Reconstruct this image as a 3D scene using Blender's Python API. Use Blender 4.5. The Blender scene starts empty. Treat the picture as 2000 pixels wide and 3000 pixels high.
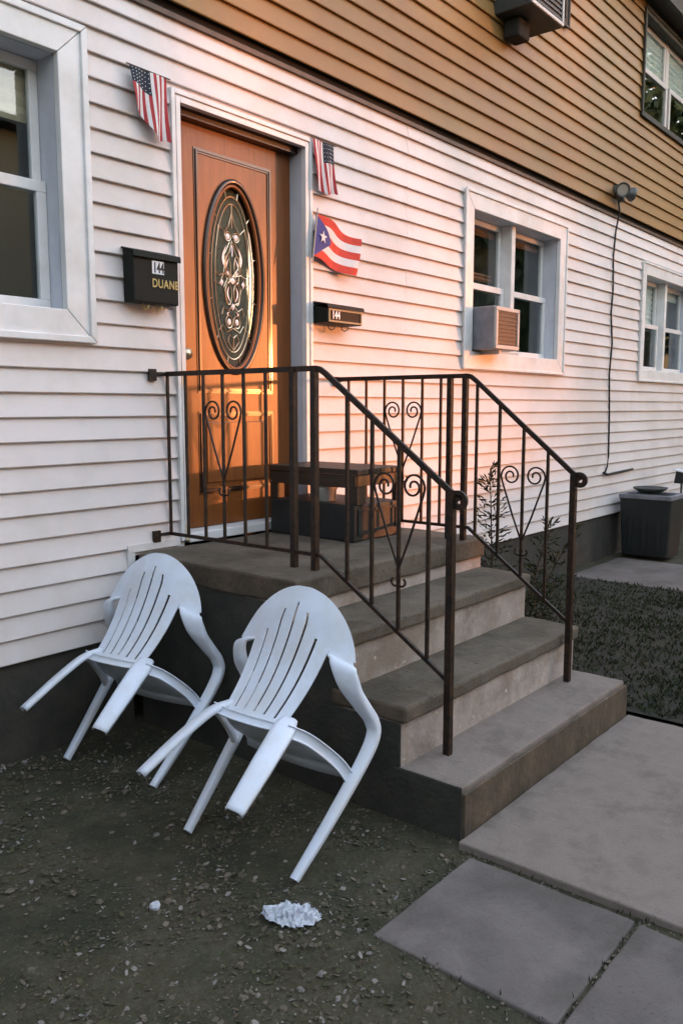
import bpy, bmesh, math, random
from mathutils import Vector, Matrix
R = math.radians
random.seed(7)
S = bpy.context.scene
COL = S.collection

# ------------------------------------------------------------------ camera, sky, sun, exposure
EYE = 1.483
cam = bpy.data.cameras.new('camera')
cam.sensor_fit = 'VERTICAL'; cam.sensor_height = 36.0; cam.sensor_width = 24.0
cam.lens = 36.0 * 2450 / 3000
cam.clip_start = 0.05; cam.clip_end = 600
cam_o = bpy.data.objects.new('camera', cam); COL.objects.link(cam_o)
cam_o.location = (0, -3.25, EYE)
cam_o.rotation_euler = (R(90 - 7.15), 0, R(39.4 - 90))
S.camera = cam_o

SUN_AZ = 44.5      # degrees from +x towards -y
SUN_EL = 3.0
world = bpy.data.worlds.new('World'); S.world = world; world.use_nodes = True
wn = world.node_tree.nodes; wl = world.node_tree.links
sky = wn.new('ShaderNodeTexSky'); sky.sky_type = 'NISHITA'; sky.sun_disc = False
sky.sun_elevation = R(SUN_EL); sky.sun_rotation = R(90 + SUN_AZ)
sky.air_density = 1.0; sky.dust_density = 0.1; sky.ozone_density = 2.0
bal = wn.new('ShaderNodeMix'); bal.data_type = 'RGBA'; bal.blend_type = 'MULTIPLY'; bal.inputs[0].default_value = 1.0
bal.inputs[7].default_value = (1.60, 1.0, 0.76, 1)      # film colour balance, the same over the whole sky
wl.new(sky.outputs[0], bal.inputs[6]); wl.new(bal.outputs[2], wn['Background'].inputs[0])
wn['Background'].inputs[1].default_value = 0.15

sun = bpy.data.lights.new('sun', 'SUN'); sun.energy = 0.18; sun.angle = R(1.5); sun.color = (1.0, 0.30, 0.09)
sun_o = bpy.data.objects.new('sun', sun); COL.objects.link(sun_o)
sd = Vector((math.cos(R(SUN_AZ)) * math.cos(R(SUN_EL)), -math.sin(R(SUN_AZ)) * math.cos(R(SUN_EL)), math.sin(R(SUN_EL))))
sun_o.rotation_euler = sd.to_track_quat('Z', 'Y').to_euler()
sun_o.location = (12, -12, 8)

S.view_settings.view_transform = 'Standard'; S.view_settings.look = 'None'
S.view_settings.gamma = 1.0; S.view_settings.use_curve_mapping = False
S.view_settings.exposure = 4.42
S.render.engine = 'CYCLES'

# ------------------------------------------------------------------ materials
MATS = {}
def mat(name, col, rough=0.6, var=0.0, scale=8.0, col2=None, bump=0.0, bscale=60.0, spec=0.5, metal=0.0, coat=0.0,
        stretch=(1, 1, 1), detail=6.0, ramp=(0.35, 0.65), rvar=0.0, stain=None, sscale=1.7, speck=None, kscale=90.0, kpos=.66):
    m = bpy.data.materials.new(name); m.use_nodes = True
    n = m.node_tree.nodes; l = m.node_tree.links; b = n['Principled BSDF']
    b.inputs['Base Color'].default_value = (*col, 1); b.inputs['Roughness'].default_value = rough
    b.inputs['Specular IOR Level'].default_value = spec; b.inputs['Metallic'].default_value = metal
    if coat: b.inputs['Coat Weight'].default_value = coat; b.inputs['Coat Roughness'].default_value = 0.12
    tc = n.new('ShaderNodeTexCoord'); mp = n.new('ShaderNodeMapping'); mp.inputs['Scale'].default_value = stretch
    geo = n.new('ShaderNodeNewGeometry')
    l.new(geo.outputs['Position'], mp.inputs['Vector'])
    if col2 is None and var: col2 = tuple(max(0, c * (1 - var)) for c in col)
    if col2 is not None:
        t = n.new('ShaderNodeTexNoise'); t.inputs['Scale'].default_value = scale; t.inputs['Detail'].default_value = detail
        t.inputs['Roughness'].default_value = 0.62
        l.new(mp.outputs[0], t.inputs['Vector'])
        rp = n.new('ShaderNodeValToRGB'); rp.color_ramp.elements[0].position = ramp[0]; rp.color_ramp.elements[1].position = ramp[1]
        rp.color_ramp.elements[0].color = (*col2, 1); rp.color_ramp.elements[1].color = (*col, 1)
        l.new(t.outputs['Fac'], rp.inputs['Fac']); last = rp.outputs[0]
        for (cc, sc, lo, hi, am) in ([(stain, sscale, .44, .62, .85)] if stain else []) + ([(speck, kscale, kpos, kpos + .05, .9)] if speck else []):
            tn = n.new('ShaderNodeTexNoise'); tn.inputs['Scale'].default_value = sc; tn.inputs['Detail'].default_value = 7; tn.inputs['Roughness'].default_value = .7
            l.new(geo.outputs['Position'], tn.inputs['Vector'])
            mr2 = n.new('ShaderNodeMapRange'); mr2.inputs['From Min'].default_value = lo; mr2.inputs['From Max'].default_value = hi; mr2.inputs['To Max'].default_value = am
            l.new(tn.outputs['Fac'], mr2.inputs['Value']); mx = n.new('ShaderNodeMix'); mx.data_type = 'RGBA'
            l.new(mr2.outputs[0], mx.inputs[0]); l.new(last, mx.inputs[6]); mx.inputs[7].default_value = (*cc, 1); last = mx.outputs[2]
        l.new(last, b.inputs['Base Color'])
        if rvar:
            mr = n.new('ShaderNodeMapRange'); mr.inputs['To Min'].default_value = rough - rvar; mr.inputs['To Max'].default_value = rough + rvar
            l.new(t.outputs['Fac'], mr.inputs['Value']); l.new(mr.outputs[0], b.inputs['Roughness'])
    if bump:
        t2 = n.new('ShaderNodeTexNoise'); t2.inputs['Scale'].default_value = bscale; t2.inputs['Detail'].default_value = 5
        l.new(mp.outputs[0], t2.inputs['Vector'])
        bp = n.new('ShaderNodeBump'); bp.inputs['Strength'].default_value = bump; bp.inputs['Distance'].default_value = 0.01
        l.new(t2.outputs['Fac'], bp.inputs['Height']); l.new(bp.outputs[0], b.inputs['Normal'])
    MATS[name] = m
    return m

mat('siding_white', (0.70, 0.645, 0.625), 0.55, spec=0.3, col2=(0.66, 0.60, 0.575), scale=1.6, bump=0.10, bscale=7, stretch=(0.6, 1, 2.2), ramp=(.25, .7), stain=(0.585, 0.52, 0.475), sscale=1.1)
mat('siding_tan', (0.285, 0.162, 0.052), 0.55, spec=0.3, col2=(0.24, 0.134, 0.042), scale=1.5, bump=0.10, bscale=7, stretch=(0.6, 1, 2.2), ramp=(.25, .7), stain=(0.235, 0.12, 0.042), sscale=1.0)
mat('trim_white', (0.74, 0.73, 0.72), 0.45, col2=(0.62, 0.60, 0.57), scale=5, bump=0.08, bscale=30)
mat('trim_worn', (0.55, 0.42, 0.22), 0.6, col2=(0.70, 0.67, 0.6), scale=25)
mat('jamb_white', (0.55, 0.57, 0.62), 0.5, var=0.15, scale=6)
mat('brown_strip', (0.10, 0.06, 0.035), 0.6, var=0.4, scale=10)
mat('shadow_black', (0.012, 0.012, 0.010), 0.9)
mat('interior', (0.02, 0.019, 0.016), 0.9, var=0.5, scale=3)
mat('door_wood', (0.22, 0.070, 0.013), 0.40, col2=(0.13, 0.038, 0.007), scale=6, stretch=(9, 9, 0.7), bump=0.05, bscale=14, spec=0.42, ramp=(.3, .75))
mat('door_dark', (0.035, 0.014, 0.007), 0.35, var=0.4, scale=9, coat=0.3)
mat('lead_came', (0.62, 0.50, 0.34), 0.28, metal=0.9)
mat('iron', (0.010, 0.008, 0.006), 0.5, spec=0.3, col2=(0.05, 0.022, 0.010), scale=35, bump=0.15, bscale=120, ramp=(.3, .6))
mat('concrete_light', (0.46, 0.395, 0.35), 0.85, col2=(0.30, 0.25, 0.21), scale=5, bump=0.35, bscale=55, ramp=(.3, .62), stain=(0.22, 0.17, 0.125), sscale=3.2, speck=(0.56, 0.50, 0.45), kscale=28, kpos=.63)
mat('concrete_path', (0.275, 0.225, 0.195), 0.88, col2=(0.17, 0.138, 0.115), scale=4.5, bump=0.3, bscale=90, ramp=(.3, .65), stain=(0.135, 0.108, 0.088), sscale=4.5, speck=(0.10, 0.08, 0.065), kscale=110, kpos=.60)
mat('concrete_walk', (0.165, 0.14, 0.128), 0.88, col2=(0.115, 0.096, 0.085), scale=4.5, bump=0.3, bscale=90, ramp=(.3, .65), stain=(0.085, 0.072, 0.062), sscale=2.8, speck=(0.06, 0.05, 0.045), kscale=110, kpos=.60)
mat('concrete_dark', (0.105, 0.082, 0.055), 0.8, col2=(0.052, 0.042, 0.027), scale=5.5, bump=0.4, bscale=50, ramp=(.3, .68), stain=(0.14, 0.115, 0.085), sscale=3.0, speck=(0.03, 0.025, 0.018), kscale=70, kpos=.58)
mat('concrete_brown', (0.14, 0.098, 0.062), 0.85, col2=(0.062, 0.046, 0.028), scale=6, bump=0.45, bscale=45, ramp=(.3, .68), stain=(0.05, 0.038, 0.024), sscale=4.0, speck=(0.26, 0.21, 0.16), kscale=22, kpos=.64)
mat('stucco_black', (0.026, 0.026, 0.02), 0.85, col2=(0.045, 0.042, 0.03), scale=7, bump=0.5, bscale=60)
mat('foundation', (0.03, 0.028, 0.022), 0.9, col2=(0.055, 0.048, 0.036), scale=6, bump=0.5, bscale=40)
mat('soil', (0.044, 0.037, 0.016), 0.95, scale=22, col2=(0.058, 0.052, 0.030), bump=1.0, bscale=60, ramp=(.40, .60), detail=9, stain=(0.018, 0.020, 0.008), sscale=3.0, speck=(0.12, 0.105, 0.075), kscale=75, kpos=.60)
mat('bed_soil', (0.012, 0.012, 0.006), 0.95, col2=(0.024, 0.02, 0.010), scale=7, bump=0.9, bscale=50)
mat('plastic_chair', (0.72, 0.78, 0.87), 0.42, col2=(0.64, 0.69, 0.77), scale=4, spec=0.4, stain=(0.62, 0.64, 0.66), sscale=6.0)
mat('mailbox_black', (0.010, 0.012, 0.009), 0.6, spec=0.2, var=0.3, scale=20)
mat('mailbox_rim', (0.20, 0.19, 0.12), 0.5, var=0.4, scale=30)
mat('sticker_white', (0.8, 0.8, 0.82), 0.5, var=0.06, scale=40)
mat('gold_paint', (0.52, 0.38, 0.13), 0.4, var=0.15, scale=60)
mat('ink_black', (0.015, 0.015, 0.02), 0.6)
mat('flag_red', (0.42, 0.035, 0.04), 0.8, var=0.2, scale=40)
mat('flag_white', (0.72, 0.68, 0.66), 0.8, var=0.1, scale=40)
mat('flag_navy', (0.014, 0.02, 0.035), 0.8, var=0.2, scale=40)
mat('flag_orange_red', (0.62, 0.055, 0.03), 0.8, var=0.2, scale=30)
mat('flag_blue', (0.055, 0.06, 0.24), 0.8, var=0.25, scale=30)
mat('stick', (0.45, 0.40, 0.33), 0.6, var=0.2, scale=30)
mat('ac_cream', (0.46, 0.43, 0.40), 0.5, var=0.15, scale=12)
mat('ac_grille', (0.07, 0.05, 0.04), 0.6, var=0.3, scale=20)
mat('ac_dark', (0.03, 0.035, 0.033), 0.6, var=0.3, scale=20)
mat('bench_wood', (0.045, 0.028, 0.016), 0.5, col2=(0.022, 0.015, 0.01), scale=8, stretch=(6, 1, 6), bump=0.1, bscale=30)
mat('bench_sunlit', (0.20, 0.075, 0.025), 0.5, var=0.4, scale=10)
mat('bin_black', (0.016, 0.019, 0.018), 0.5, var=0.35, scale=9)
mat('bin_grey', (0.20, 0.20, 0.22), 0.6, var=0.35, scale=9)
mat('cable_black', (0.012, 0.012, 0.014), 0.5)
mat('lamp_grey', (0.07, 0.075, 0.07), 0.45, var=0.4, scale=20)
mat('lamp_glass', (0.35, 0.30, 0.24), 0.2, spec=0.8)
mat('leaf_dark', (0.017, 0.023, 0.008), 0.8, spec=0.2, col2=(0.030, 0.038, 0.013), scale=12)
mat('leaf_tree', (0.045, 0.07, 0.025), 0.6, col2=(0.07, 0.10, 0.04), scale=5)
mat('bark', (0.07, 0.05, 0.035), 0.9, var=0.4, scale=15)
mat('paper', (0.60, 0.63, 0.68), 0.7, col2=(0.26, 0.28, 0.32), scale=25, bump=0.3, bscale=60)
mat('litter', (0.15, 0.122, 0.09), 0.9, col2=(0.08, 0.065, 0.045), scale=11)
mat('litter_pale', (0.24, 0.215, 0.19), 0.9, var=0.4, scale=11)
mat('leaf_brown', (0.085, 0.066, 0.038), 0.9, col2=(0.045, 0.036, 0.02), scale=11)
mat('leaf_olive', (0.06, 0.06, 0.025), 0.9, col2=(0.03, 0.033, 0.012), scale=11)
mat('shade_white', (0.80, 0.78, 0.72), 0.7, var=0.05, scale=9)
mat('reflection_beige', (0.62, 0.47, 0.28), 0.7, var=0.2, scale=9)
mat('reflection_brown', (0.36, 0.14, 0.07), 0.8, var=0.3, scale=18)
mat('roof_shingle', (0.05, 0.045, 0.04), 0.9, var=0.4, scale=6)
mat('soffit_dark', (0.055, 0.048, 0.036), 0.8, var=0.3, scale=4)
mat('far_siding', (0.42, 0.36, 0.27), 0.7, col2=(0.36, 0.30, 0.22), scale=2, stretch=(.3, 1, 6))
mat('far_grey', (0.30, 0.29, 0.27), 0.7, col2=(0.24, 0.23, 0.21), scale=2, stretch=(.3, 1, 6))
mat('asphalt', (0.05, 0.05, 0.05), 0.9, var=0.3, scale=6, bump=0.4, bscale=60)

def glass_mat(name, tint=(0.9, 0.95, 0.95), f0=.06):
    m = bpy.data.materials.new(name); m.use_nodes = True
    n = m.node_tree.nodes; l = m.node_tree.links; n.clear()
    out = n.new('ShaderNodeOutputMaterial'); mix = n.new('ShaderNodeMixShader'); tr = n.new('ShaderNodeBsdfTransparent')
    gl = n.new('ShaderNodeBsdfGlossy'); gl.inputs['Roughness'].default_value = 0.015
    lw = n.new('ShaderNodeLayerWeight'); lw.inputs['Blend'].default_value = .5
    pw = n.new('ShaderNodeMath'); pw.operation = 'POWER'; pw.inputs[1].default_value = 4.0; l.new(lw.outputs['Facing'], pw.inputs[0])
    fr = n.new('ShaderNodeMapRange'); fr.inputs['To Min'].default_value = f0; l.new(pw.outputs[0], fr.inputs['Value'])
    tr.inputs['Color'].default_value = (*tint, 1)
    nz = n.new('ShaderNodeTexNoise'); nz.inputs['Scale'].default_value = 3.5
    geo = n.new('ShaderNodeNewGeometry'); l.new(geo.outputs['Position'], nz.inputs['Vector'])
    bp = n.new('ShaderNodeBump'); bp.inputs['Strength'].default_value = 0.03; bp.inputs['Distance'].default_value = 0.02
    l.new(nz.outputs['Fac'], bp.inputs['Height']); l.new(bp.outputs[0], gl.inputs['Normal'])
    l.new(fr.outputs[0], mix.inputs[0]); l.new(tr.outputs[0], mix.inputs[1]); l.new(gl.outputs[0], mix.inputs[2])
    l.new(mix.outputs[0], out.inputs[0]); MATS[name] = m
glass_mat('glass'); glass_mat('oval_glass', (0.75, 0.8, 0.8), .16)

# ------------------------------------------------------------------ helpers
def tag(o, label=None, cat=None, group=None, kind=None):
    if label: o['label'] = label
    if cat: o['category'] = cat
    if group: o['group'] = group
    if kind: o['kind'] = kind
    return o
def thing(name, label, cat, loc=(0, 0, 0), group=None, kind=None):
    o = bpy.data.objects.new(name, None); COL.objects.link(o); o.location = loc; o.empty_display_size = 0.1
    return tag(o, label, cat, group, kind)
def origin(o):
    v = Vector((0, 0, 0))
    while o is not None: v += o.location; o = o.parent
    return v

class MB:
    def __init__(s): s.v = []; s.f = []; s.m = []; s.mats = []
    def mi(s, name):
        if name not in s.mats: s.mats.append(name)
        return s.mats.index(name)
    def add(s, vs, fs, m=None):
        b = len(s.v); s.v += [tuple(p) for p in vs]; k = s.mi(m) if m else 0
        for f in fs: s.f.append([b + i for i in f]); s.m.append(k)
        return s
    def box(s, x0, x1, y0, y1, z0, z1, m=None, sides=None):
        v = [(x0, y0, z0), (x1, y0, z0), (x1, y1, z0), (x0, y1, z0), (x0, y0, z1), (x1, y0, z1), (x1, y1, z1), (x0, y1, z1)]
        F = {'-z': (0, 3, 2, 1), '+z': (4, 5, 6, 7), '-y': (0, 1, 5, 4), '+x': (1, 2, 6, 5), '+y': (2, 3, 7, 6), '-x': (3, 0, 4, 7)}
        b = len(s.v); s.v += v
        for k, f in F.items():
            s.f.append([b + i for i in f]); s.m.append(s.mi((sides or {}).get(k, m)) if (m or sides) else 0)
        return s
    def prism(s, prof, a0, a1, axis='x', m=None, ends=True):
        n = len(prof)
        def P(a, p):
            if axis == 'x': return (a, p[0], p[1])
            if axis == 'y': return (p[0], a, p[1])
            return (p[0], p[1], a)
        vs = [P(a0, p) for p in prof] + [P(a1, p) for p in prof]
        fs = [(i, (i + 1) % n, n + (i + 1) % n, n + i) for i in range(n)]
        if ends: fs += [tuple(range(n))[::-1], tuple(range(n, 2 * n))]
        return s.add(vs, fs, m)
    def tube(s, pts, r, n=6, m=None, flat=None, up=(0, 0, 1), close=True):
        pts = [Vector(p) for p in pts]; N = len(pts); vs = []; fs = []
        rr = r if isinstance(r, (list, tuple)) else [r] * N
        for i, p in enumerate(pts):
            t = (pts[min(i + 1, N - 1)] - pts[max(i - 1, 0)]).normalized()
            u = Vector(up)
            if abs(t.dot(u)) > 0.95: u = Vector((1, 0, 0))
            a = t.cross(u).normalized(); b = a.cross(t).normalized()
            for k in range(n):
                an = 2 * math.pi * (k + .5) / n
                fa, fb = (flat if flat else (1, 1))
                vs.append(p + a * math.cos(an) * rr[i] * fa + b * math.sin(an) * rr[i] * fb)
        for i in range(N - 1):
            for k in range(n): fs.append((i * n + k, i * n + (k + 1) % n, (i + 1) * n + (k + 1) % n, (i + 1) * n + k))
        if close: fs += [tuple(range(n))[::-1], tuple(range((N - 1) * n, N * n))]
        return s.add(vs, fs, m)
    def bar(s, p, q, w, h=None, m=None, up=(0, 0, 1)):
        # square bar: tube with 4 corners
        h = h or w
        return s.tube([p, q], 1.0, 4, m, flat=(w * .7071, h * .7071), up=up)
    def lathe(s, prof, cx, cy, n=24, m=None, axis='z'):
        vs = []; fs = []; N = len(prof)
        for (r, z) in prof:
            for k in range(n):
                a = 2 * math.pi * k / n; vs.append((cx + r * math.cos(a), cy + r * math.sin(a), z))
        for i in range(N - 1):
            for k in range(n): fs.append((i * n + k, i * n + (k + 1) % n, (i + 1) * n + (k + 1) % n, (i + 1) * n + k))
        return s.add(vs, fs, m)
    def build(s, name, m=None, parent=None, smooth=False, bevel=0.0, local=False, solid=0.0, label=None, subd=0):
        me = bpy.data.meshes.new(name)
        o0 = Vector((0, 0, 0)) if (local or parent is None) else origin(parent)
        me.from_pydata([(p[0] - o0.x, p[1] - o0.y, p[2] - o0.z) for p in s.v], [], s.f); me.update()
        if s.mats:
            for k in s.mats: me.materials.append(MATS[k])
            me.polygons.foreach_set('material_index', s.m)
        else: me.materials.append(MATS[m])
        bm = bmesh.new(); bm.from_mesh(me); bmesh.ops.recalc_face_normals(bm, faces=bm.faces); bm.to_mesh(me); bm.free()
        if smooth:
            for p in me.polygons: p.use_smooth = True
        o = bpy.data.objects.new(name, me); COL.objects.link(o)
        if parent is not None: o.parent = parent
        if solid:
            md = o.modifiers.new('thickness', 'SOLIDIFY'); md.thickness = solid; md.offset = 0
        if subd:
            md = o.modifiers.new('subdivision', 'SUBSURF'); md.levels = subd; md.render_levels = subd
        if bevel:
            md = o.modifiers.new('bevel', 'BEVEL'); md.width = bevel; md.segments = 2; md.limit_method = 'ANGLE'; md.angle_limit = R(40)
        if label: o['label'] = label
        return o

from mathutils import noise as mnoise
def roughen(o, amp=.004, cuts=9, sc=9.0, chip=.012):
    """break up the flat faces and edges of a cast concrete block"""
    me = o.data; bm = bmesh.new(); bm.from_mesh(me); off = origin(o)
    L = max(o.dimensions) or 1
    for axis_ in range(3):
        es = [e for e in bm.edges if abs((e.verts[0].co - e.verts[1].co)[axis_]) > .25]
        if es: bmesh.ops.subdivide_edges(bm, edges=es, cuts=max(1, int(abs((es[0].verts[0].co - es[0].verts[1].co)[axis_]) / .045)), use_grid_fill=True)
    bm.normal_update()
    for v in bm.verts:
        p = v.co + off; sharp = sum(1 for e in v.link_edges if len(e.link_faces) == 2 and e.calc_face_angle(0) > .5)
        d = mnoise.noise(p * sc) * amp + mnoise.noise(p * sc * 3.1) * amp * .5
        if sharp: d -= chip * max(0.0, mnoise.noise(p * 7.0) - .12) + .002
        v.co += v.normal * d
    bm.to_mesh(me); bm.free()
    for p in me.polygons: p.use_smooth = False
    return o
def text_mesh(txt, size, name, m, parent, loc, bold=0.0, xs=1.0):
    """Lettering standing on the plane y=loc.y, facing -y."""
    cu = bpy.data.curves.new('lettering', 'FONT'); cu.body = txt; cu.size = size; cu.extrude = 0.0008; cu.offset = bold
    cu.space_character = 1.08
    t = bpy.data.objects.new('lettering', cu); COL.objects.link(t)
    dg = bpy.context.evaluated_depsgraph_get(); me = bpy.data.meshes.new_from_object(t.evaluated_get(dg))
    bpy.data.objects.remove(t); bpy.data.curves.remove(cu)
    o0 = origin(parent)
    me.transform(Matrix.Translation(Vector(loc) - o0) @ Matrix.Rotation(R(90), 4, 'X') @ Matrix.Diagonal((xs, 1, 1, 1)))
    me.materials.clear(); me.materials.append(MATS[m])
    o = bpy.data.objects.new(name, me); COL.objects.link(o); o.parent = parent
    return o

# ------------------------------------------------------------------ ground, path, walks
gm = MB()
NX, NY = 120, 90
def gz(x, y):
    near = math.exp(-((x - 2.5) ** 2 + (y + 2) ** 2) / 30)
    return -0.03 + near * (0.010 * math.sin(3.1 * x + 1.3 * y) * math.sin(2.3 * y - .7 * x) + 0.006 * math.sin(9 * x + 4 * y))
def axis(lo, hi, c, n, k=2.2):
    out = []
    for i in range(n + 1):
        t = 2 * i / n - 1
        t = math.copysign(abs(t) ** k, t); out.append(c + (t * (hi - c) if t > 0 else -t * (lo - c)))
    return out
X = axis(-150, 180, 2.4, NX); Y = axis(-180, 120, -1.5, NY)
for y in Y:
    for x in X: gm.v.append((x, y, gz(x, y)))
for j in range(NY):
    for i in range(NX):
        a = j * (NX + 1) + i; gm.f.append([a, a + 1, a + NX + 2, a + NX + 1]); gm.m.append(0)
ground = tag(gm.build('ground', 'soil', smooth=True), kind='structure')

path = thing('path', None, None, (2.4, -1.84, 0), kind='structure')
def slab(x0, x1, y0, y1, z1, m, parent, z0=-.12):
    b = MB(); n = 10
    b.box(x0, x1, y0, y1, z0, z1)
    return roughen(b.build('slab', m, parent, bevel=0.006), .0025, chip=.010)
slab(2.352, 3.915, -3.15, -1.835, 0.0, 'concrete_path', path)
slab(2.352, 3.915, -4.5, -3.165, 0.0, 'concrete_path', path)
slab(2.352, 3.915, -5.9, -4.515, -.002, 'concrete_path', path)
walk = thing('sidewalk', None, None, (2.0, -2.2, 0), kind='structure')
slab(1.78, 2.325, -2.464, -1.90, -.018, 'concrete_walk', walk)
slab(1.785, 2.325, -3.04, -2.472, -.021, 'concrete_walk', walk)
slab(1.78, 2.325, -3.62, -3.048, -.018, 'concrete_walk', walk)
slab(1.78, 2.325, -4.20, -3.628, -.02, 'concrete_walk', walk)
sw = thing('side_path', None, None, (7.4, -1.5, 0), kind='structure')
for k in range(4): slab(6.85, 8.12, -0.16 - (k + 1) * 1.2 + .012, -0.16 - k * 1.2, -.005, 'concrete_walk', sw)
gb = MB()
gb.add([(3.93, -5, -.012), (6.83, -5, -.012), (6.83, -.02, .02), (3.93, -.02, .02)], [(0, 1, 2, 3)])
tag(gb.build('garden_bed', 'bed_soil'), kind='structure')

# ------------------------------------------------------------------ house
house = thing('house', 'two storey house with white vinyl siding below and tan siding above', 'house', (0, 0, 0))
HX0, HX1 = -3.0, 17.0
Z0, CS = 1.442, 0.1032
COURSES = list(range(-10, 18))
Z_BOT = Z0 - 10 * CS
Z_J = Z0 + 18 * CS        # top of the white siding, about 3.30
DOOR = (2.675, 3.662, 0.70, 2.965)      # outer edge of the door casing
# openings: x0,x1,z0,z1 outer casings
WIN_L = (0.55, 2.203, 1.772, 3.060)
WIN_R = (5.305, 6.965, 1.772, 3.015)
WIN_3 = (8.80, 10.62, 1.762, 2.965)
UP_R = (8.50, 10.30, 4.32, 5.31)
UP_T = (5.30, 6.80, 4.56, 5.36)
def profile(zc, h, za, zb, y_lip=-0.024, y_top=-0.005):
    """clapboard profile of a course that starts at zc, cut to za..zb"""
    f = lambda z: y_lip + (y_top - y_lip) * (z - zc) / h
    full = abs(za - zc) < 1e-6
    p = []
    if full: p += [(-0.001, za + .004), (y_lip + .003, za - .0015), (y_lip, za + .0025)]
    else: p += [(0.0, za), (f(za), za)]
    p += [(f(zb), zb), (0.001, zb)]
    return p
def boards(zs, h, xa, xb, rects, m, rng, splits=0.25, dy=0.0, inset=0.03):
    for zc in zs:
        za, zb = zc, zc + h * 1.0 + 0.004
        cuts = [r for r in rects if r[2] + inset < zb and r[3] - inset > za]
        xs = sorted({xa, xb} | {max(xa, r[0] + inset) for r in cuts} | {min(xb, r[1] - inset) for r in cuts})
        for i in range(len(xs) - 1):
            a, b = xs[i], xs[i + 1]
            if b - a < 0.02: continue
            mid = (a + b) / 2; bands = [(za, zb)]
            for r in cuts:
                if r[0] + inset < mid < r[1] - inset:
                    nb = []
                    for (p, q) in bands:
                        if r[2] + inset > p + .006: nb.append((p, min(q, r[2] + inset)))
                        if r[3] - inset < q - .006: nb.append((max(p, r[3] - inset), q))
                    bands = nb
            for (p, q) in bands:
                pcs = [(a, b)]
                if b - a > 1.6 and rng.random() < splits:
                    c = a + (b - a) * rng.uniform(.2, .8); pcs = [(a, c + .02), (c, b)]
                for k, (pa, pb) in enumerate(pcs):
                    o = rng.uniform(-.0008, .0008) - .0022 * (k == 0 and len(pcs) > 1) + dy
                    dz_ = rng.uniform(-.0012, .0012); pr = [(y + o, z + dz_) for (y, z) in profile(zc, h, p, q)]
                    MB().prism(pr, pa, pb, 'x').build('siding_board', m, house)
rng = random.Random(11)
STOOP_CUT = (2.392, 3.93, -1, 0.83)
zs = [Z0 + k * CS for k in COURSES]
boards(zs, CS, HX0, 4.6, [DOOR, WIN_L, WIN_R, (2.36, 3.96, -1, 0.815)], 'siding_white', rng, 0.0)
boards(zs, CS, 4.6, HX1, [WIN_R, WIN_3], 'siding_white', rng, 0.55)
TS = 0.1135; TZ = Z_J + 0.035
boards([TZ + k * TS for k in range(18)], TS, HX0, HX1, [UP_R, UP_T], 'siding_tan', rng, 0.25, dy=-0.030)

# core walls behind the boards, foundation, eave, roof
MB().box(HX0, HX1, 0.36, 8, 0.0, 5.5).build('wall', 'interior', house)
MB().box(HX0, HX1, 0.012, .35, 5.36, 5.5).build('wall', 'interior', house)
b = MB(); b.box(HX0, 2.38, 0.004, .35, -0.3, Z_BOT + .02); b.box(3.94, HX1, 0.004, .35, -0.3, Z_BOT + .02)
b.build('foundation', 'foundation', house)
MB().box(HX0, HX1, -.012, .02, Z_J - .004, TZ + .012).build('shadow_band', 'shadow_black', house)  # shadow line under the tan siding, put in as a black strip
MB().box(HX0, HX1, -.030, .0, Z_J - .028, Z_J - .0045).build('band_moulding', 'brown_strip', house)
MB().box(HX0 - .3, HX1 + .3, -.20, .3, 5.385, 5.42).build('soffit', 'soffit_dark', house)
MB().box(HX0 - .3, HX1 + .3, -.24, -.20, 5.36, 5.56).build('fascia', 'soffit_dark', house)
b = MB(); b.add([(HX0 - .3, -.3, 5.56), (HX1 + .3, -.3, 5.56), (HX1 + .3, 4, 7.6), (HX0 - .3, 4, 7.6), (HX0 - .3, 8.5, 5.56), (HX1 + .3, 8.5, 5.56)],
                [(0, 1, 2, 3), (3, 2, 5, 4), (0, 3, 4), (1, 5, 2)])
b.build('roof', 'roof_shingle', house)
# sheathing returns so that nothing is seen between board and opening
# white channel trim round the stoop
b = MB(); b.box(2.352, 2.392, -.026, .0, Z_BOT + .02, 0.803); b.box(2.352, 2.665, -.028, .0, 0.803, 0.838)
b.build('channel_trim', 'trim_white', house)
b = MB(); b.box(3.93, 3.958, -.024, .0, Z_BOT + .02, 0.80); b.build('channel_trim', 'trim_white', house)

def frame_rect(b, x0, x1, z0, z1, w, y0, y1, wb=None, wt=None, m=None):
    wb = wb or w; wt = wt or w
    b.box(x0, x0 + w, y0, y1, z0 + wb, z1 - wt, m); b.box(x1 - w, x1, y0, y1, z0 + wb, z1 - wt, m)
    b.box(x0, x1, y0, y1, z0, z0 + wb, m); b.box(x0, x1, y0, y1, z1 - wt, z1, m)
def mitre_frame(b, x0, x1, z0, z1, w, y0, y1):
    """four mitred casing boards"""
    o = [(x0, z0), (x1, z0), (x1, z1), (x0, z1)]; i = [(x0 + w, z0 + w), (x1 - w, z0 + w), (x1 - w, z1 - w), (x0 + w, z1 - w)]
    g = .0012
    for k in range(4):
        a, c = o[k], o[(k + 1) % 4]; d, e = i[(k + 1) % 4], i[k]
        # shrink slightly along the board so that the mitre shows as a seam
        ux, uz = (c[0] - a[0]), (c[1] - a[1]); L = math.hypot(ux, uz); ux, uz = ux / L * g, uz / L * g
        q = [(a[0] + ux, a[1] + uz), (c[0] - ux, c[1] - uz), (d[0] - ux, d[1] - uz), (e[0] + ux, e[1] + uz)]
        b.add([(p[0], y0, p[1]) for p in q] + [(p[0], y1, p[1]) for p in q],
              [(0, 1, 2, 3), (4, 7, 6, 5), (0, 4, 5, 1), (1, 5, 6, 2), (2, 6, 7, 3), (3, 7, 4, 0)])
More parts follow.
